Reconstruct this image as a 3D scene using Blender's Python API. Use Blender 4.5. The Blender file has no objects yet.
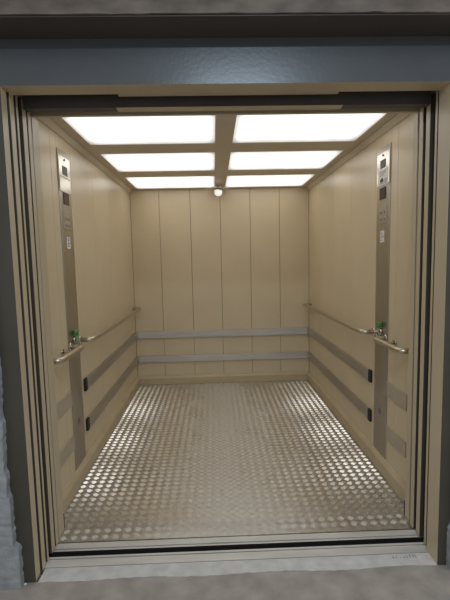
import bpy, bmesh, math, random
from mathutils import Vector, Matrix
random.seed(7)
S = bpy.context.scene
COL = S.collection
W, D, H = 1.05, 2.768, 2.321          # cabin half width, depth, height (m)

# ------------------------------------------------------------------ materials
def srgb(r, g, b):
    def c(v):
        v /= 255.0
        return v / 12.92 if v <= 0.04045 else ((v + 0.055) / 1.055) ** 2.4
    return (c(r), c(g), c(b), 1.0)

def mat(name, col, rough=0.5, metal=0.0, var=0.06, scale=6.0, bump=0.0, bscale=80.0, spec=0.5,
        rvar=0.0, stretch=None, coat=0.0):
    m = bpy.data.materials.new(name); m.use_nodes = True
    nt = m.node_tree; N = nt.nodes; L = nt.links
    b = N['Principled BSDF']
    tc = N.new('ShaderNodeTexCoord'); mp = N.new('ShaderNodeMapping')
    L.new(tc.outputs['Object'], mp.inputs['Vector'])
    if stretch: mp.inputs['Scale'].default_value = stretch
    no = N.new('ShaderNodeTexNoise'); no.inputs['Scale'].default_value = scale
    no.inputs['Detail'].default_value = 6.0
    L.new(mp.outputs['Vector'], no.inputs['Vector'])
    rp = N.new('ShaderNodeValToRGB')
    rp.color_ramp.elements[0].position = 0.3; rp.color_ramp.elements[1].position = 0.7
    rp.color_ramp.elements[0].color = tuple(c * (1 - var) for c in col[:3]) + (1,)
    rp.color_ramp.elements[1].color = tuple(min(1, c * (1 + var)) for c in col[:3]) + (1,)
    L.new(no.outputs['Fac'], rp.inputs['Fac'])
    L.new(rp.outputs['Color'], b.inputs['Base Color'])
    b.inputs['Roughness'].default_value = rough
    b.inputs['Metallic'].default_value = metal
    b.inputs['Specular IOR Level'].default_value = spec
    b.inputs['Coat Weight'].default_value = coat
    if rvar:
        mr = N.new('ShaderNodeMapRange')
        mr.inputs['From Min'].default_value = 0.3; mr.inputs['From Max'].default_value = 0.7
        mr.inputs['To Min'].default_value = rough - rvar; mr.inputs['To Max'].default_value = rough + rvar
        L.new(no.outputs['Fac'], mr.inputs['Value']); L.new(mr.outputs['Result'], b.inputs['Roughness'])
    if bump:
        n2 = N.new('ShaderNodeTexNoise'); n2.inputs['Scale'].default_value = bscale
        n2.inputs['Detail'].default_value = 5.0
        L.new(mp.outputs['Vector'], n2.inputs['Vector'])
        bp = N.new('ShaderNodeBump'); bp.inputs['Strength'].default_value = bump
        bp.inputs['Distance'].default_value = 0.004
        L.new(n2.outputs['Fac'], bp.inputs['Height']); L.new(bp.outputs['Normal'], b.inputs['Normal'])
    return m

def emit_mat(name):
    m = bpy.data.materials.new(name); m.use_nodes = True
    nt = m.node_tree; N = nt.nodes; L = nt.links
    b = N['Principled BSDF']
    b.inputs['Base Color'].default_value = (0.8, 0.8, 0.78, 1); b.inputs['Roughness'].default_value = 0.6
    tc = N.new('ShaderNodeTexCoord'); mp = N.new('ShaderNodeMapping')
    mp.inputs['Scale'].default_value = (5.0, 1.6, 1)
    no = N.new('ShaderNodeTexNoise'); no.inputs['Scale'].default_value = 1.0; no.inputs['Detail'].default_value = 1.0
    mr = N.new('ShaderNodeMapRange')
    mr.inputs['From Min'].default_value = 0.3; mr.inputs['From Max'].default_value = 0.7
    mr.inputs['To Min'].default_value = EM * 0.86; mr.inputs['To Max'].default_value = EM * 1.12
    L.new(tc.outputs['Object'], mp.inputs['Vector']); L.new(mp.outputs['Vector'], no.inputs['Vector'])
    L.new(no.outputs['Fac'], mr.inputs['Value'])
    # a backlit sheet falls off a little towards its rim
    sep = N.new('ShaderNodeSeparateXYZ'); L.new(tc.outputs['Generated'], sep.inputs['Vector'])
    def edge(axis, wd):
        a = N.new('ShaderNodeMath'); a.operation = 'SUBTRACT'; L.new(sep.outputs[axis], a.inputs[0]); a.inputs[1].default_value = .5
        c = N.new('ShaderNodeMath'); c.operation = 'ABSOLUTE'; L.new(a.outputs[0], c.inputs[0])
        d = N.new('ShaderNodeMapRange'); d.interpolation_type = 'SMOOTHSTEP'
        d.inputs['From Min'].default_value = .5; d.inputs['From Max'].default_value = .5 - wd
        d.inputs['To Min'].default_value = .40; d.inputs['To Max'].default_value = 1.0
        L.new(c.outputs[0], d.inputs['Value']); return d
    ex, ey = edge('X', .07), edge('Y', .22)
    mu = N.new('ShaderNodeMath'); mu.operation = 'MULTIPLY'; L.new(ex.outputs[0], mu.inputs[0]); L.new(ey.outputs[0], mu.inputs[1])
    mu2 = N.new('ShaderNodeMath'); mu2.operation = 'MULTIPLY'; L.new(mu.outputs[0], mu2.inputs[0]); L.new(mr.outputs['Result'], mu2.inputs[1])
    b.inputs['Emission Color'].default_value = (1.0, 0.985, 0.955, 1)
    L.new(mu2.outputs[0], b.inputs['Emission Strength'])
    return m
EM = 1.52

M = {}
M['beige'] = mat('beige_laminate', srgb(206, 189, 158), 0.30, var=0.03, scale=3, bump=0.03, bscale=160)
M['beige_frame'] = mat('beige_ceiling_paint', srgb(205, 192, 170), 0.4, var=0.03, scale=4)
M['beige_door'] = mat('beige_door_paint', srgb(190, 174, 146), 0.34, var=0.05, scale=5, stretch=(1, 1, .3))
M['beige_base'] = mat('beige_skirting_paint', srgb(184, 166, 134), 0.4, var=0.06, scale=7)
M['groove'] = mat('dark_groove', srgb(58, 48, 34), 0.7, var=0.1)
M['steel'] = mat('brushed_stainless', srgb(192, 187, 180), 0.30, 0.95, var=0.08, scale=5, stretch=(.5, .5, 18), bump=.9, bscale=22)
M['steel_strip'] = mat('brushed_panel_steel', srgb(182, 176, 166), 0.34, 1.0, var=0.06, scale=10, stretch=(1, 1, .15), rvar=.05)
M['steel_bright'] = mat('bright_plate_steel', srgb(220, 214, 204), 0.24, 1.0, var=0.04, scale=12)
M['chrome'] = mat('polished_rail_steel', srgb(200, 192, 178), 0.22, 1.0, var=0.04, scale=20)
M['rail'] = mat('satin_rail_steel', srgb(196, 186, 168), 0.36, 1.0, var=0.05, scale=20)
M['plate'] = mat('dull_protection_plate', srgb(184, 172, 152), 0.42, 0.3, var=0.08, scale=14)
M['black'] = mat('black_rubber', srgb(26, 25, 24), 0.55, var=0.15, scale=20)
M['display'] = mat('dark_display_glass', srgb(48, 34, 30), 0.15, var=0.1)
M['grille'] = mat('dark_speaker_grille', srgb(84, 82, 80), 0.5, var=0.3, scale=300)
M['white'] = mat('white_label_paper', srgb(226, 222, 216), 0.6, var=0.03)
M['ink'] = mat('grey_print_ink', srgb(95, 98, 110), 0.6)
M['inkdark'] = mat('dark_print_ink', srgb(40, 42, 52), 0.6)
M['blueink'] = mat('blue_pen_ink', srgb(128, 132, 150), 0.7)
M['green'] = mat('green_plastic', srgb(70, 128, 66), 0.4, var=0.15, scale=60)
M['greenpale'] = mat('pale_green_plastic', srgb(110, 160, 105), 0.4, var=0.1, scale=60)
M['frame_paint'] = mat('blue_grey_frame_paint', srgb(82, 87, 91), 0.31, var=0.05, scale=9, bump=0.10, bscale=55, spec=.6)
M['column_paint'] = mat('olive_grey_frame_paint', srgb(75, 71, 60), 0.45, var=0.10, scale=5, bump=0.05, bscale=60)
M['soffit'] = mat('dark_brown_steel', srgb(76, 68, 62), 0.5, var=0.1, scale=4)
M['leaf_gap_shade'] = mat('gap_shaded_leaf_face', srgb(72, 61, 48), 0.6, var=0.1)  # shade of the gaps between leaves put into the body colour
M['dark'] = mat('dark_track_steel', srgb(78, 73, 70), 0.5, 0.2, var=0.1)
M['gap_shade'] = mat('gap_shade_black', srgb(14, 14, 14), 0.9)  # darkness of shaft, sill gap and grooves put into the colour
M['concrete'] = mat('landing_concrete', srgb(156, 147, 138), 0.75, var=0.20, scale=9, bump=0.3, bscale=60)
M['lintel'] = mat('rough_lintel_concrete', srgb(112, 103, 94), 0.85, var=0.35, scale=14, bump=0.7, bscale=30, stretch=(.5, 1, 1))
M['plaster'] = mat('rough_grey_plaster', srgb(158, 160, 163), 0.85, var=0.16, scale=20, bump=0.9, bscale=50)
M['sill'] = mat('worn_aluminium_sill', srgb(206, 202, 195), 0.5, 0.35, var=0.13, scale=18, stretch=(.15, 1, 1), rvar=.12)
M['mortar'] = mat('pale_mortar', srgb(196, 193, 188), 0.75, var=0.12, scale=16, bump=0.2, bscale=60)
M['lamp'] = emit_mat('lit_diffuser')

def tread_mat(name, c0, c1, r0, r1, m0, m1):
    m = bpy.data.materials.new(name); m.use_nodes = True
    nt = m.node_tree; N = nt.nodes; L = nt.links; b = N['Principled BSDF']
    tc = N.new('ShaderNodeTexCoord')
    n1 = N.new('ShaderNodeTexNoise'); n1.inputs['Scale'].default_value = 2.2; n1.inputs['Detail'].default_value = 8
    n2 = N.new('ShaderNodeTexNoise'); n2.inputs['Scale'].default_value = 34; n2.inputs['Detail'].default_value = 5
    L.new(tc.outputs['Object'], n1.inputs['Vector']); L.new(tc.outputs['Object'], n2.inputs['Vector'])
    sep = N.new('ShaderNodeSeparateXYZ'); L.new(tc.outputs['Object'], sep.inputs['Vector'])
    # walked-on middle lane: scratched and dusty, the strips along the walls keep their polish
    ab = N.new('ShaderNodeMath'); ab.operation = 'ABSOLUTE'; L.new(sep.outputs['X'], ab.inputs[0])
    ad = N.new('ShaderNodeMath'); ad.operation = 'MULTIPLY_ADD'
    L.new(n1.outputs['Fac'], ad.inputs[0]); ad.inputs[1].default_value = 0.9; L.new(ab.outputs[0], ad.inputs[2])
    mr = N.new('ShaderNodeMapRange'); mr.interpolation_type = 'SMOOTHSTEP'
    mr.inputs['From Min'].default_value = 0.42; mr.inputs['From Max'].default_value = 1.10
    L.new(ad.outputs[0], mr.inputs['Value'])
    mixr = N.new('ShaderNodeMapRange'); mixr.inputs['To Min'].default_value = r0; mixr.inputs['To Max'].default_value = r1
    L.new(mr.outputs['Result'], mixr.inputs['Value']); L.new(mixr.outputs['Result'], b.inputs['Roughness'])
    rp = N.new('ShaderNodeValToRGB'); rp.color_ramp.elements[0].position = .3; rp.color_ramp.elements[1].position = .72
    rp.color_ramp.elements[0].color = c0; rp.color_ramp.elements[1].color = c1
    L.new(n2.outputs['Fac'], rp.inputs['Fac']); L.new(rp.outputs['Color'], b.inputs['Base Color'])
    mm = N.new('ShaderNodeMapRange'); mm.inputs['To Min'].default_value = m0; mm.inputs['To Max'].default_value = m1
    L.new(mr.outputs['Result'], mm.inputs['Value']); L.new(mm.outputs['Result'], b.inputs['Metallic'])
    return m
M['tread'] = tread_mat('worn_tread_plate', srgb(186, 184, 180), srgb(212, 210, 206), .38, .30, .66, .92)
M['lug'] = tread_mat('polished_tread_lugs', srgb(238, 236, 232), srgb(248, 247, 244), .32, .20, .80, .95)

def glass_mat():
    m = bpy.data.materials.new('lamp_glass'); m.use_nodes = True
    b = m.node_tree.nodes['Principled BSDF']
    b.inputs['Base Color'].default_value = (.97, .975, .98, 1); b.inputs['Roughness'].default_value = 0.08
    b.inputs['Transmission Weight'].default_value = 0.85
    return m
M['glass'] = glass_mat()
M['bulb'] = mat('added_glow_bulb', srgb(235, 232, 226), 0.4)
_b = M['bulb'].node_tree.nodes['Principled BSDF']; _b.inputs['Emission Color'].default_value = (1, .97, .92, 1); _b.inputs['Emission Strength'].default_value = .8  # glow added to the bulb so the dome shows bright white

# ------------------------------------------------------------------ mesh helpers
class MB:
    def __init__(s): s.v = []; s.f = []; s.m = []; s.sm = []
    def poly(s, verts, faces, mi=0, smooth=False):
        o = len(s.v); s.v += [tuple(v) for v in verts]
        for i, f in enumerate(faces):
            s.f.append([o + k for k in f]); s.m.append(mi[i] if isinstance(mi, (list, tuple)) else mi); s.sm.append(smooth)
    def box(s, x0, x1, y0, y1, z0, z1, mi=0, b=0.0, over=None):
        """box; b chamfers its edges; over={'-y':1,...} gives a face another material"""
        bm = bmesh.new(); bmesh.ops.create_cube(bm, size=1)
        for v in bm.verts:
            v.co = Vector(((x0 + x1) / 2 + v.co.x * (x1 - x0), (y0 + y1) / 2 + v.co.y * (y1 - y0), (z0 + z1) / 2 + v.co.z * (z1 - z0)))
        if b:
            b = min(b, .45 * min(abs(x1 - x0), abs(y1 - y0), abs(z1 - z0)))
            bmesh.ops.bevel(bm, geom=bm.edges[:], offset=b, segments=2, affect='EDGES', profile=.5)
        bm.normal_update(); bm.verts.index_update()
        mi_l = []
        for f in bm.faces:
            k = mi
            if over:
                for key, val in over.items():
                    ax = 'xyz'.index(key[1]); sg = 1 if key[0] == '+' else -1
                    if f.normal[ax] * sg > 0.85: k = val
            mi_l.append(k)
        s.poly([v.co for v in bm.verts], [[v.index for v in f.verts] for f in bm.faces], mi_l)
        bm.free()
    def tube(s, pts, r, mi=0, n=14, cap=True):
        pts = [Vector(p) for p in pts]; o = len(s.v)
        t0 = (pts[1] - pts[0]).normalized()
        u = t0.orthogonal().normalized()
        for i, p in enumerate(pts):
            t = (pts[min(i + 1, len(pts) - 1)] - pts[max(i - 1, 0)]).normalized()
            u = (u - t * u.dot(t)).normalized(); w = t.cross(u)
            for k in range(n):
                a = 2 * math.pi * k / n; s.v.append(tuple(p + u * r * math.cos(a) + w * r * math.sin(a)))
        for i in range(len(pts) - 1):
            for k in range(n):
                a = o + i * n + k; b2 = o + i * n + (k + 1) % n
                s.f.append([a, b2, b2 + n, a + n]); s.m.append(mi); s.sm.append(True)
        if cap:
            s.f.append([o + k for k in range(n)][::-1]); s.m.append(mi); s.sm.append(False)
            e = o + (len(pts) - 1) * n
            s.f.append([e + k for k in range(n)]); s.m.append(mi); s.sm.append(False)
    def lathe(s, prof, c, axis='z', mi=0, n=24):
        """prof: (radius, height) pairs about axis through c"""
        o = len(s.v)
        for (r, h) in prof:
            for k in range(n):
                a = 2 * math.pi * k / n; p = (r * math.cos(a), r * math.sin(a), h)
                if axis == 'x': p = (h, p[0], p[1])
                if axis == 'y': p = (p[0], h, p[1])
                s.v.append((c[0] + p[0], c[1] + p[1], c[2] + p[2]))
        for i in range(len(prof) - 1):
            for k in range(n):
                a = o + i * n + k; b2 = o + i * n + (k + 1) % n
                s.f.append([a, b2, b2 + n, a + n]); s.m.append(mi); s.sm.append(True)
        s.f.append([o + k for k in range(n)][::-1]); s.m.append(mi); s.sm.append(False)
        e = o + (len(prof) - 1) * n
        s.f.append([e + k for k in range(n)]); s.m.append(mi); s.sm.append(False)
    def build(s, name, mats, parent=None):
        if not isinstance(mats, (list, tuple)): mats = [mats]
        me = bpy.data.meshes.new(name)
        org = Vector((0, 0, 0))
        me.from_pydata([tuple(Vector(v) - org) for v in s.v], [], s.f)
        for k in mats: me.materials.append(M[k])
        for i, p in enumerate(me.polygons):
            p.material_index = s.m[i]; p.use_smooth = s.sm[i]
        bm = bmesh.new(); bm.from_mesh(me); bmesh.ops.recalc_face_normals(bm, faces=bm.faces[:]); bm.to_mesh(me); bm.free()
        me.update()
        o = bpy.data.objects.new(name, me); COL.objects.link(o)
        if parent is not None:
            o.parent = parent; o.location = -Vector(parent.location)
        return o

def tag(o, label=None, cat=None, group=None, kind=None):
    if label: o['label'] = label
    if cat: o['category'] = cat
    if group: o['group'] = group
    if kind: o['kind'] = kind
    return o
def empty(name, loc, label, cat, group=None):
    o = bpy.data.objects.new(name, None); COL.objects.link(o); o.location = loc; o.empty_display_size = .05
    return tag(o, label, cat, group)
def struct(mb, name, mats, label=None, cat=None, parent=None):
    o = mb.build(name, mats, parent)
    if parent is None: tag(o, label, cat, kind='structure')
    return o
def B(*a, **k):
    m = MB(); m.box(*a, **k); return m
def sx(side, a, b):                     # x interval at |x| a..b on one side
    return (a, b) if side > 0 else (-b, -a)
SIDE = {-1: 'left', 1: 'right'}

# ------------------------------------------------------------------ cabin shell
def wall_side(side):
    m = MB()
    m.box(*sx(side, W + .012, W + .06), .04, D + .06, -.02, H + .06, 1)
    cuts = [0.04, .22, .449, .545, .79, 1.285, 1.78, 2.275, D]
    for a, b in zip(cuts[:-1], cuts[1:]):
        m.box(*sx(side, W, W + .0125), a + .0012, b - .0012, .0, H, 0, b=.0012)
    return struct(m, 'wall_' + SIDE[side], ['beige', 'groove'],
                  'beige panelled %s wall of the lift cabin' % SIDE[side], 'wall')
wall_side(-1); wall_side(1)
m = MB()
m.box(-W - .06, W + .06, D + .012, D + .06, -.02, H + .06, 1)
xs = [-W, -.715, -.352, 0.0, .352, .70, W]
for a, b in zip(xs[:-1], xs[1:]):
    m.box(a + .002, b - .002, D, D + .0125, 0, H, 0, b=.0012)
struct(m, 'wall_back', ['beige', 'groove'], 'beige back wall of the lift cabin in six vertical panels', 'wall')

# tread-plate floor: two plates with raised lugs
def tread_floor():
    m = MB()
    m.box(-W, W, -.012, 1.3425, -.03, 0, 0); m.box(-W, W, 1.3485, D, -.03, 0, 0); m.box(-W, W, 1.33, 1.36, -.04, -.0305, 0)
    px, py = .056, .0505
    def patch(x, y, ang, h, mi=1):
        """five short rounded bars side by side"""
        ca, sa = math.cos(ang), math.sin(ang); L_, w = .0150, .0027
        for k in range(-2, 3):
            o = k * .0064; l = L_ * (1.12 - .10 * abs(k))
            P = [(-l, -w, -.0003), (l, -w, -.0003), (l, w, -.0003), (-l, w, -.0003), (-l * .85, -w * .18, h), (l * .85, -w * .18, h), (l * .85, w * .18, h), (-l * .85, w * .18, h)]
            m.poly([(x + X * ca - (Y + o) * sa, y + X * sa + (Y + o) * ca, z) for X, Y, z in P],
                   [[0, 1, 5, 4], [2, 3, 7, 6], [1, 2, 6, 5], [3, 0, 4, 7], [4, 5, 6, 7]], mi, False)
    y = .020
    while y < D - .045:
        x = -W + .052
        while x < W - .045:
            wear = .0017 * min(1, .25 + y / .17)
            wear *= .75 + .25 * min(1, abs(x) / .5 + .3 * random.random())
            patch(x, y, math.pi / 4, wear, 1 if y > .12 else 0)
            if x + px / 2 < W - .045 and y + py / 2 < D - .05:
                patch(x + px / 2, y + py / 2, -math.pi / 4, wear, 1 if y > .12 else 0)
            x += px
        y += py
    return struct(m, 'floor', ['tread', 'lug'], 'steel tread-plate floor of the lift cabin with raised lugs', 'floor')
tread_floor()

# ceiling: painted frame with six recessed light openings
XL = (.06, .957); YL = [(.335, .955), (1.19, 1.83), (2.065, 2.712)]
m = MB()
zt, zb = H + .05, H
for s in (-1, 1): m.box(*sx(s, XL[1], W), .057, D, zb, zt, 0, b=.001)
m.box(-XL[0], XL[0], .057, D, zb, zt, 0, b=.001)
ys = [.057] + [v for p in YL for v in p] + [D]
for a, b in zip(ys[0::2], ys[1::2]):
    for s in (-1, 1): m.box(*sx(s, XL[0], XL[1]), a, b, zb, zt, 0, b=.001)
m.box(-W - .06, W + .06, .057, D + .06, zt + .002, zt + .04, 0)
struct(m, 'ceiling', ['beige_frame'], 'beige framed ceiling of the lift cabin', 'ceiling')
# cove trims along the two side walls
for n, s in ((1, -1), (2, 1)):
    m = MB()
    a, b = sx(s, W - .034, W - .001)
    out, inn = (b, a) if s > 0 else (a, b)
    vs = []
    for y in (.058, D - .001):
        vs += [(out, y, H - .036), (out, y, H - .001), (inn, y, H - .001), (inn + .004 * s, y, H - .010), (out - .006 * s, y, H - .036)]
    m.poly(vs, [[0, 1, 2, 3, 4], [9, 8, 7, 6, 5]] + [[i, (i + 1) % 5, (i + 1) % 5 + 5, i + 5] for i in range(5)])
    struct(m, 'trim_%d' % n, ['beige_frame'], 'beige cove strip where the ceiling meets the %s wall' % SIDE[s], 'trim')

# lights
depthw = ['front', 'middle', 'back']
for r, (y0, y1) in enumerate(YL):
    for s in (-1, 1):
        a, b = sx(s, *XL)
        e = empty('ceiling_light', ((a + b) / 2, (y0 + y1) / 2, H + .008),
                  'lit white rectangular ceiling panel, %s one of the three left of the ceiling beam' % depthw[r] if s < 0 else
                  'lit white rectangular ceiling panel, %s one of the three right of the ceiling beam' % depthw[r],
                  'light', 'lit ceiling panels')
        B(a + .001, b - .001, y0 + .001, y1 - .001, H + .006, H + .012).build('diffuser', 'lamp', e)
        q = MB()
        for (x0, x1, yy0, yy1) in ((a + .001, a + .004, y0 + .001, y1 - .001), (b - .004, b - .001, y0 + .001, y1 - .001),
                                   (a + .004, b - .004, y0 + .001, y0 + .004), (a + .004, b - .004, y1 - .004, y1 - .001)):
            q.box(x0, x1, yy0, yy1, H + .002, H + .006)
        q.build('rim', 'white', e)

# dome lamp under the rear end of the centre beam
c = (-.02, 2.63, H)
e = empty('dome_lamp', c, 'small glass dome lamp under the far end of the ceiling beam', 'lamp')
q = MB(); q.lathe([(.050, -.024), (.050, .002)], c); q.build('stem', 'beige_frame', e)
q = MB(); q.lathe([(.122, -.0285), (.126, -.0265), (.124, -.0242)], c); q.build('base_plate', 'steel_bright', e)
q = MB(); q.lathe([(.046, -.044), (.051, -.040), (.051, -.029)], c); q.build('collar', 'steel', e)
q = MB(); q.lathe([(.006, -.108), (.022, -.104), (.037, -.092), (.045, -.072), (.046, -.0445)], c); q.build('glass_dome', 'glass', e)
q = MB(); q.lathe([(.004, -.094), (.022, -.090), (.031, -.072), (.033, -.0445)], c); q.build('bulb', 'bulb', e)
# skirting
def skirt(side):
    m = MB(); y0, y1 = .1005, D - .001
    prof = [(W - .0005, .001), (W - .030, .001), (W - .030, .078), (W - .012, .100), (W - .0005, .104)]
    vs = [(side * x, y, z) for y in (y0, y1) for (x, z) in prof]
    m.poly(vs, [[0, 1, 2, 3, 4], [9, 8, 7, 6, 5]] + [[i, (i + 1) % 5, (i + 1) % 5 + 5, i + 5] for i in range(5)])
    o = struct(m, 'baseboard_' + SIDE[side], ['beige_base'], 'beige skirting along the %s cabin wall' % SIDE[side], 'skirting')
    a, b = sx(side, W - .083, W - .031)
    cpt = B(a, b, .1005, .112, .001, .083, b=.001).build('end_cap', 'black', o); cpt['label'] = 'black strip at the front end of the skirting'
skirt(-1); skirt(1)
m = MB()
prof = [(D - .0005, .001), (D - .030, .001), (D - .030, .078), (D - .012, .100), (D - .0005, .104)]
vs = [(x, y, z) for x in (-W + .031, W - .031) for (y, z) in prof]
m.poly(vs, [[0, 1, 2, 3, 4], [9, 8, 7, 6, 5]] + [[i, (i + 1) % 5, (i + 1) % 5 + 5, i + 5] for i in range(5)])
struct(m, 'baseboard_back', ['beige_base'], 'beige skirting along the back cabin wall', 'skirting')

# ------------------------------------------------------------------ bumper rails
GB = 'protective bumper rails on the cabin walls'
UP, LO = (.568, .650), (.272, .352)
for (z0, z1), wd in ((UP, 'upper'), (LO, 'lower')):
    e = empty('bumper_rail', (0, D - .013, z0), '%s of the two flat steel bumper rails across the back wall' % wd, 'bumper rail', GB)
    B(-W + .030, W - .030, D - .026, D - .0005, z0, z1, b=.004).build('bar', 'steel', e)
    for s in (-1, 1):
        B(*sx(s, W - .0295, W - .008), D - .024, D - .0005, z0 + .006, z1 - .006, b=.002).build('end_cap', 'black', e)['label'] = 'black end cap'
    for s in (-1, 1):
        e = empty('bumper_rail', (s * (W - .013), 1.8, z0),
                  '%s of the two long flat steel bumper rails along the %s wall' % (wd, SIDE[s]), 'bumper rail', GB)
        a, b = sx(s, W - .018, W - .0005)
        B(a, b, .845, D - .075, z0, z1, b=.004).build('bar', 'steel', e)
        a, b = sx(s, W - .017, W - .0005)
        B(a, b, .800, .8445, z0 - .006, z1 + .004, b=.003).build('end_cap', 'black', e)['label'] = 'black end cap'
        q = MB()                        # bright wedge that closes the rear end in the corner
        x_o, x_i = s * (W - .0005), s * (W - .020)
        vs = []
        for z in (z0, z1 - .002):
            vs += [(x_o, D - .0745, z), (x_i, D - .0745, z), (s * (W - .030), D - .030, z), (x_o, D - .030, z)]
        q.poly(vs, [[0, 1, 2, 3], [7, 6, 5, 4]] + [[i, (i + 1) % 4, (i + 1) % 4 + 4, i + 4] for i in range(4)])
        q.build('corner_wedge', 'steel_bright', e)
        # short dull plate on the wall section before the operating panel
        e2 = tag(B(*sx(s, W - .010, W + .001), .262, .535, z0 - .014, z1 + .006, b=.003).build('protection_plate', 'plate'),
                 '%s short dull grey wall plate beside the doorway on the %s wall' % (wd, SIDE[s]), 'wall plate', 'short wall plates beside the doorway')

# ------------------------------------------------------------------ handrails
def arc_path(side, y0, y1, z, xr, rb, xe=W):
    """wall -> bend -> run -> bend -> wall"""
    P = [(side * (W - .002), y0, z)]
    n = 7
    for k in range(n + 1):
        a = math.pi / 2 * k / n
        P.append((side * (xr + rb * (1 - math.sin(a))), y0 + rb * (1 - math.cos(a)), z))
    for k in range(1, 9): P.append((side * xr, y0 + rb + (y1 - y0 - 2 * rb) * k / 9, z))
    for k in range(n + 1):
        a = math.pi / 2 * k / n
        P.append((side * (xr + rb * (1 - math.cos(a))), y1 - rb * (1 - math.sin(a)), z))
    P.append((side * (xe - .002), y1, z))
    return P
def handrail(side, y0, y1, z, label, brackets, xe=W):
    e = empty('handrail', (side * .97, (y0 + y1) / 2, z), label, 'handrail', 'steel handrails on the side walls')
    q = MB(); q.tube(arc_path(side, y0, y1, z, .968, .03, xe), .0185, n=16); q.build('bar', 'rail', e)
    for y, xw in ((y0, W), (y1, xe)):
        q = MB(); q.lathe([(.030, 0), (.030, .004), (.022, .008)] if side < 0 else [(.022, -.008), (.030, -.004), (.030, 0)],
                          (side * (xw - .001), y, z), axis='x'); q.build('flange', 'chrome', e)
    for y in brackets:
        q = MB(); q.tube([(side * (W - .001), y, z - .002), (side * 1.005, y, z - .004), (side * .985, y, z - .004)], .008, n=10)
        q.lathe([(.022, -.005), (.022, .004)], (side * (W - .004), y, z - .002), axis='x')
        q.build('bracket', 'chrome', e)
for s in (-1, 1):
    handrail(s, .785, 2.66, .944, 'long steel handrail on the %s wall running to the back corner' % SIDE[s], ())
    handrail(s, .20, .572, .936, 'short steel handrail beside the doorway on the %s wall' % SIDE[s], (.44,), W - .0065)

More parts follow.
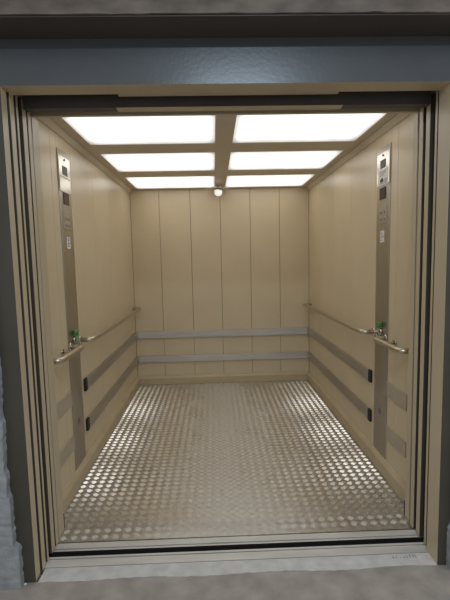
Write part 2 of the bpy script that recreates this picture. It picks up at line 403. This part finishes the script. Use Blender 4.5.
# ------------------------------------------------------------------ operating panels
def op_panel(side):
    e = empty('control_panel', (side * W, .648, 1.1),
              'tall narrow stainless control panel on the left wall, one paper label' if side < 0 else
              'tall narrow stainless control panel on the right wall, with a paper notice near its top', 'control panel',
              'stainless control panels')
    f0 = W - .006                        # face plane |x|
    def pc(name, mt, y0, y1, z0, z1, th=.003, base=f0, b=.0008, parent=e, label=None):
        o = B(*sx(side, base - th, base - .0001), y0, y1, z0, z1, b=b).build(name, mt, None)
        o.parent = parent
        mw = Vector((0, 0, 0)); p = parent
        while p is not None: mw += p.location; p = p.parent
        o.location = -mw
        if label: o['label'] = label
        return o
    o = B(*sx(side, f0, W - .0002), .547, .752, .105, 2.20, b=.002).build('face_plate', 'steel_strip', e)
    pc('top_plate', 'steel_bright', .552, .747, 2.035 if side < 0 else 1.955, 2.165, label='brighter upper plate')
    pc('middle_plate', 'steel_bright' if side < 0 else 'steel_strip', .556, .743, 1.94, 2.03 if side < 0 else 1.95)
    f1 = f0 - .003
    q = MB(); q.lathe([(.007, -.003), (.007, .003)], (side * (f1 - .001), .65, 2.146), axis='x')
    o = q.build('indicator_lamp', 'grille', e)
    sp = pc('speaker_grille', 'grille', .612, .688, 2.05 if side < 0 else 2.065, 2.105 if side < 0 else 2.118, base=f1)
    pc('display', 'display', .605, .70, 1.862, 1.938, th=.004, label='dark display window')
    bp = pc('button_plate', 'steel_strip', .585, .715, 1.70, 1.815, th=.004)
    for i in range(2):
        for k in range(2):
            q = MB(); q.lathe([(.013, -.003), (.013, .002)], (side * (f0 - .005), .622 + .055 * i, 1.735 + .045 * k), axis='x')
            b_ = q.build('button', 'steel_strip', None); b_.parent = bp; b_.location = (0, 0, 0)
    st = pc('sticker', 'white', .622, .682, 1.578, 1.655, th=.0012, b=0, label='small white printed label')
    q = MB(); g = f0 - .0016
    a, b = sx(side, g, g + .0004)
    if side > 0:
        q.box(a, b, .664, .669, 1.597, 1.642); q.box(a, b, .648, .669, 1.637, 1.642)
        q.box(a, b, .634, .652, 1.612, 1.617); q.box(a, b, .634, .639, 1.612, 1.632); q.box(a, b, .655, .676, 1.590, 1.594)
    else:
        for k, z in enumerate((1.643, 1.633, 1.612, 1.602, 1.592)): q.box(a, b, .632, .672 - .006 * (k % 2), z, z + .004)
        q.box(a, b, .645, .650, 1.604, 1.645)
    o = q.build('print', 'ink', None); o.parent = st
    if side > 0:
        nt = pc('notice', 'white', .575, .722, 1.955, 2.058, th=.0012, base=f1, b=0, label='white paper notice with dark pictogram')
        q = MB(); g = f1 - .0016; a, b = sx(side, g, g + .0004)
        q.box(a, b, .640, .690, 1.975, 1.995)
        q.box(a, b, .650, .668, 1.995, 2.003)
        o = q.build('pictogram', 'inkdark', None); o.parent = nt
        q = MB()
        for z, y0, y1 in ((2.040, .600, .700), (2.028, .600, .690), (2.016, .625, .700), (1.985, .585, .625), (1.975, .585, .620), (1.965, .590, .70)):
            q.box(a, b, y0, y1, z, z + .004)
        o = q.build('print', 'ink', None); o.parent = nt
    # key switch with green plastic at rail height
    zc = 1.0
    q = MB(); cx0 = side * (f0 - .001)
    def L(prof): return [(r, -side * h) for r, h in prof]
    q.lathe(L([(.024, 0), (.024, .010), (.020, .014)]), (cx0, .645, .972), axis='x'); q.build('key_switch', 'chrome', e)
    q = MB(); q.box(*sx(side, f0 - .030, f0 - .0005), .628, .660, 1.000, 1.038, b=.009)
    q.build('switch_cover', 'green', e)['label'] = 'green plastic switch cover'
    if side < 0:
        q = MB(); q.box(*sx(side, f0 - .030, f0 - .016), .630, .662, .952, .994, b=.006)
        q.build('switch_tag', 'greenpale', e)['label'] = 'pale green tag below the switch cover'
    # low relief marks near the foot
    q = MB(); g = f0 - .0008; a, b = sx(side, g, f0 - .0001)
    for k in range(3):
        y = .628 + .016 * k
        q.poly([(a, y, .385), (b, y, .385), (b, y + .006, .385), (a, y + .006, .385),
                (a, y + .010, .425), (b, y + .010, .425), (b, y + .016, .425), (a, y + .016, .425)],
               [[0, 1, 2, 3], [7, 6, 5, 4], [0, 4, 5, 1], [1, 5, 6, 2], [2, 6, 7, 3], [3, 7, 4, 0]])
    q.build('emblem', 'ink', e)['label'] = 'small grey slanted mark'
    return e
op_panel(-1); op_panel(1)

# keys hanging from the right switch
kx = W - .006 - .026
e = empty('key_bunch', (kx, .645, .972), 'bunch of steel keys hanging from the green switch on the right wall', 'keys')
q = MB(); q.tube([(kx, .645 + .020 * math.sin(a), .956 + .020 * math.cos(a)) for a in [2 * math.pi * k / 20 for k in range(21)]], .003, n=8, cap=False); q.build('ring', 'chrome', e)
q = MB(); q.tube([(W - .0218, .645, .973), (kx - .016, .645, .973)], .006, n=8); q.box(kx - .044, kx - .016, .634, .656, .971, .975, b=.001); q.build('key', 'chrome', e)
for dy, tl in ((-.004, .0), (.016, .4), (.030, .75)):
    q = MB()
    q.lathe([(.004, -.0012), (.013, -.0012), (.013, .0012), (.004, .0012)], (0, 0, -.013), axis='x', n=16)
    q.box(-.0012, .0012, -.004, .004, -.062, -.022)
    q.box(-.0012, .0012, .003, .008, -.060, -.050); q.box(-.0012, .0012, .003, .007, -.044, -.038)
    rot = Matrix.Rotation(tl, 4, 'X'); q.v = [tuple(rot @ Vector(v) + Vector((kx + (.004 if dy > 0 else -.004), .645 + dy * .6, .938))) for v in q.v]
    q.build('key', 'chrome', e)

# ------------------------------------------------------------------ doors
GD = 'open sliding lift door leaves'
ZD = 2.245
def leaf(side, y0, y1, edge, label, xo=.42):
    a, b = sx(side, edge, edge + xo)
    e = empty('sliding_door_leaf', ((a + b) / 2, (y0 + y1) / 2, .006), label, 'door', GD)
    B(a, b, y0, y1, .006, ZD, b=.001).build('leaf', 'leaf_gap_shade', e)
    ex0, ex1 = sx(side, edge - .003, edge - .0002)
    B(ex0, ex1, y0, y1, .006, ZD - .006, b=.0012).build('edge_strip', 'beige_door', e)
leaf(-1, -.214, -.178, .958, 'beige sliding door leaf edge next to the left door frame, front of four', .4)
leaf(-1, -.155, -.141, .958, 'thin beige sliding door leaf edge, second from the left door frame', .4)
leaf(-1, -.099, -.062, .958, 'beige sliding door leaf edge behind the dark gap at left, third from the frame', .4)
leaf(-1, -.045, -.014, .958, 'beige sliding door leaf edge nearest the left cabin wall', .4)
leaf(1, -.149, -.132, .958, 'thin beige sliding door leaf edge next to the right door frame', .4)
leaf(1, -.084, -.050, .958, 'beige sliding door leaf edge behind the dark gap at right, middle of three', .4)
leaf(1, -.020, .014, .958, 'beige sliding door leaf edge nearest the right cabin wall', .4)

# frame around the opening
YF = -.276
def jamb(n, s, y1):
    m = MB()
    a, b = sx(s, .961 if s < 0 else .945, 1.075 if s < 0 else 1.02)
    m.box(a, b, YF, y1, 0, 2.2195, 0, over={'-y': 1, '-x' if s > 0 else '+x': 0})
    struct(m, 'trim_%d' % n, ['beige_door', 'column_paint'], '%s upright of the landing door frame, dark front and beige reveal' % SIDE[s], 'door frame')
jamb(3, -1, -.229); jamb(4, 1, -.178)
m = MB(); m.box(-1.6, 1.6, YF, -.180, 2.22, 2.41, 0, over={'-y': 1})
struct(m, 'trim_5', ['beige_door', 'frame_paint'], 'blue-grey painted header over the lift doorway', 'door frame')
# shaft walls that box in the door pockets
for s in (-1, 1):
    m = MB(); m.box(*sx(s, 1.37, 1.42), -.27, .06, -.45, 2.7); m.box(*sx(s, W + .061, 1.37), .04, .06, -.45, 2.7)
    struct(m, 'wall_shaft_' + SIDE[s], ['gap_shade'], 'black shaft wall behind the %s door leaves' % SIDE[s], 'wall')
m = MB(); m.box(-1.37, 1.37, -.27, .2, -.50, -.45)  # sheet added below the sills to keep ambient light out of the gap
struct(m, 'floor_gap_sheet', ['gap_shade'], 'black sheet added under the gap between the two sills', 'shaft')
m = MB(); m.box(-1.42, 1.42, -.27, .06, 2.70, 2.74)
struct(m, 'ceiling_shaft', ['gap_shade'], 'black top of the shaft over the doorway', 'shaft')

# track beams above the leaves
m = MB(); m.box(-.50, .49, -.1795, -.150, 2.2205, 2.262, b=.002)
struct(m, 'trim_6', ['beige_door'], 'beige cover block in the middle of the door header', 'trim')
m = MB(); m.box(-.948, .948, -.100, -.055, 2.192, 2.69, 0)
struct(m, 'trim_7', ['dark'], 'dark door track beam above the doorway', 'trim')
m = MB(); m.box(-.525, .53, -.104, -.056, 2.188, 2.1915)
struct(m, 'trim_8', ['beige_door'], 'beige strip under the middle of the door track beam', 'trim')
m = MB(); m.box(-W, W, 0.036, .0555, 2.2055, 2.42, 0, b=.002)
struct(m, 'trim_9', ['beige_door'], 'beige transom above the cabin entrance', 'trim')

for n, s in ((12, -1), (13, 1)):
    m = MB(); m.box(*sx(s, .966, W - .0003), .022 if s < 0 else .051, .098, 0.0005, 2.2045, b=.002)
    struct(m, 'trim_%d' % n, ['beige_door'], 'slim beige entrance post in front of the %s cabin wall' % SIDE[s], 'post')
# sills
m = MB(); m.box(-1.0, 1.0, -.188, -.139, -.03, 0, b=.001); m.box(-1.0, 1.0, -.130, -.117, -.03, -.001, b=.001)
m.box(-1.0, 1.0, -.190, -.117, -.05, -.0295, 1)
o = tag(m.build('door_sill', ['sill', 'gap_shade']), 'worn aluminium landing sill in front of the dark gap', 'sill', 'grooved door sills')
m = MB(); m.box(-1.0, 1.0, -.080, -.068, -.03, -.001, over={'-y': 1}); m.box(-1.0, 1.0, -.060, -.020, -.03, 0, b=.001)  # front face coloured black for the shade in the gap
m.box(-1.0, 1.0, -.080, -.0165, -.05, -.0295, 1)
tag(m.build('door_sill', ['sill', 'gap_shade']), 'narrow aluminium cabin sill between the dark gap and the tread plate', 'sill', 'grooved door sills')

# ------------------------------------------------------------------ landing
m = MB(); m.box(-3, 3, -4.2, -.330, -.25, -.001)
m.box(-3, -1.0005, -.330, -.277, -.25, -.001); m.box(1.0005, 3, -.330, -.277, -.25, -.001)
m.box(-1.0005, 1.0005, -.330, -.2775, -.25, -.001)
m.box(-1.0005, 1.0005, -.2775, -.195, -.25, -.03)
struct(m, 'floor_landing', ['concrete'], 'grey concrete floor of the landing', 'floor')
# rough mortar strip that fills the joint before the sill
m = MB(); n = 90; vs = []
for i in range(n + 1):
    x = -.9505 + 1.901 * i / n
    yf = -.274 - .005 * math.sin(i * .21) - random.uniform(0, .006)
    vs += [(x, -.1945, -.029), (x, -.1945, .0), (x, yf, .0003), (x, yf - .0005, -.029)]
fs = []
for i in range(n):
    a = i * 4
    for k in range(4): fs.append([a + k, a + (k + 1) % 4, a + 4 + (k + 1) % 4, a + 4 + k])
fs += [[0, 1, 2, 3], [n * 4 + 3, n * 4 + 2, n * 4 + 1, n * 4]]
m.poly(vs, fs)
o = struct(m, 'trim_10', ['mortar'], 'uneven pale mortar strip along the front of the landing sill', 'mortar strip')
q = MB()
for (x, y, dx, dy) in ((.700, -.243, .006, .016), (.716, -.240, .003, .012), (.735, -.238, .008, .004), (.752, -.240, .014, .006), (.768, -.243, .004, .014),
                       (.785, -.240, .006, .018), (.800, -.242, .005, .022), (.812, -.243, .005, .024)):
    x += .055; y += .018
    q.box(x, x + .0035 + dx * .4, y, y + dy, .0001, .0005)
pm = q.build('pen_marks', 'blueink', o); pm.location = (0, 0, 0); pm['label'] = 'faint bluish pen scribble'

def ragged_wall(s, x0, x1, ya, yb, name, label, amp, base_x=None):
    """thick plastered wall whose edge towards the door frame is broken and uneven"""
    m = MB(); n = 150; ztop = 2.40; vs = []; off = 0
    for i in range(n + 1):
        z = ztop * i / n
        if i % 5 == 0: off = random.uniform(-amp, amp)
        e = x0 + off * .6 + random.uniform(-amp, amp) * .35
        if base_x and z < .20: e = base_x + random.uniform(-.3, .3) * amp
        if base_x and .20 <= z < .44: e = (base_x * .35 + x0 * .65) + random.uniform(-.3, .3) * amp
        vs += [(s * e, ya + random.uniform(0, .003), z), (s * (e + random.uniform(0, .006)), yb, z), (s * x1, yb, z), (s * x1, ya, z)]
    fs = []
    for i in range(n):
        a = i * 4
        for k in range(4): fs.append([a + k, a + (k + 1) % 4, a + 4 + (k + 1) % 4, a + 4 + k])
    fs += [[0, 1, 2, 3], [n * 4 + 3, n * 4 + 2, n * 4 + 1, n * 4]]
    m.poly(vs, fs)
    struct(m, name, ['plaster'], label, 'wall')
ragged_wall(-1, 1.045, 3.0, -.315, -.2765, 'wall_front_left', 'rough grey plastered wall left of the door frame', .006, 1.012)
ragged_wall(1, 1.005, 3.0, -.315, -.2765, 'wall_front_right', 'rough grey plastered wall right of the door frame', .004, .985)

# lintel above the header
m = MB(); m.box(-3, 3, -.426, -.2765, 2.402, 2.4065, b=.001)
struct(m, 'trim_11', ['soffit'], 'dark brown steel soffit under the concrete lintel', 'trim')
m = MB(); n = 120; vs = []
for i in range(n + 1):
    x = -3 + 6 * i / n
    yf = -.430 - random.uniform(0, .006); zb_ = 2.4072 + random.uniform(0, .004)
    vs += [(x, -.0, zb_), (x, yf, zb_), (x, yf + random.uniform(-.003, .003), 2.45), (x, -.432, 2.9), (x, -.0, 2.9)]
fs = []
for i in range(n):
    a = i * 5
    for k in range(5): fs.append([a + k, a + (k + 1) % 5, a + 5 + (k + 1) % 5, a + 5 + k])
fs += [[0, 1, 2, 3, 4], [n * 5 + 4, n * 5 + 3, n * 5 + 2, n * 5 + 1, n * 5]]
# cut short of the shaft: back face at the front of the header
vs = [(x, -.2775 if y == -.0 else y, z) for (x, y, z) in vs]
m.poly(vs, fs)
struct(m, 'wall_lintel', ['lintel'], 'rough concrete lintel above the door header', 'wall')

# a crumb of plaster at the foot of the left upright
m = MB(); vs = []; 
bm = bmesh.new(); bmesh.ops.create_icosphere(bm, subdivisions=2, radius=.007)
for v in bm.verts: v.co *= random.uniform(.75, 1.15); v.co.z *= .7
bm.verts.index_update()
m.poly([v.co + Vector((-1.004, -.292, .0045)) for v in bm.verts], [[v.index for v in f.verts] for f in bm.faces]); bm.free()
tag(m.build('plaster_crumb', 'white'), 'small pale crumb on the concrete at the foot of the left door frame', 'debris')

# ------------------------------------------------------------------ light
def area(name, loc, rot, sx_, sy_, power, col):
    l = bpy.data.lights.new(name, 'AREA'); l.shape = 'RECTANGLE'; l.size = sx_; l.size_y = sy_; l.energy = power; l.color = col
    o = bpy.data.objects.new(name, l); COL.objects.link(o); o.location = loc; o.rotation_euler = rot
    return o
area('landing_tube_lamp', (.16, -2.1, 2.82), (0, 0, 0), .75, .22, 42, (.70, .86, 1.0))
w = bpy.data.worlds.new('landing_ambient'); S.world = w; w.use_nodes = True
bg = w.node_tree.nodes['Background']; bg.inputs['Color'].default_value = (1.0, .98, .96, 1); bg.inputs['Strength'].default_value = 0.42

# ------------------------------------------------------------------ camera
f, cx, cy, cz, ya, pi_, ro = 402.2372, -.0936, -2.0491, 1.4768, .0263, .0969, .0221
cam = bpy.data.cameras.new('camera'); cam.sensor_fit = 'VERTICAL'; cam.sensor_height = 24.0; cam.lens = f * 24.0 / 600.0
cam.clip_start = .02
co = bpy.data.objects.new('camera', cam); COL.objects.link(co)
R = Vector((math.cos(ya), -math.sin(ya), 0)); F0 = Vector((math.sin(ya), math.cos(ya), 0)); Z = Vector((0, 0, 1))
F = F0 * math.cos(pi_) - Z * math.sin(pi_); U = F0 * math.sin(pi_) + Z * math.cos(pi_)
RI = R * math.cos(ro) - U * math.sin(ro); UI = R * math.sin(ro) + U * math.cos(ro)
mw = Matrix(((RI.x, UI.x, -F.x, cx), (RI.y, UI.y, -F.y, cy), (RI.z, UI.z, -F.z, cz), (0, 0, 0, 1)))
co.matrix_world = mw
S.camera = co
vs_ = S.view_settings
S.display_settings.display_device = 'sRGB'
vs_.view_transform = 'Standard'; vs_.look = 'None'; vs_.gamma = 1.0; vs_.exposure = 0.0; vs_.use_curve_mapping = False
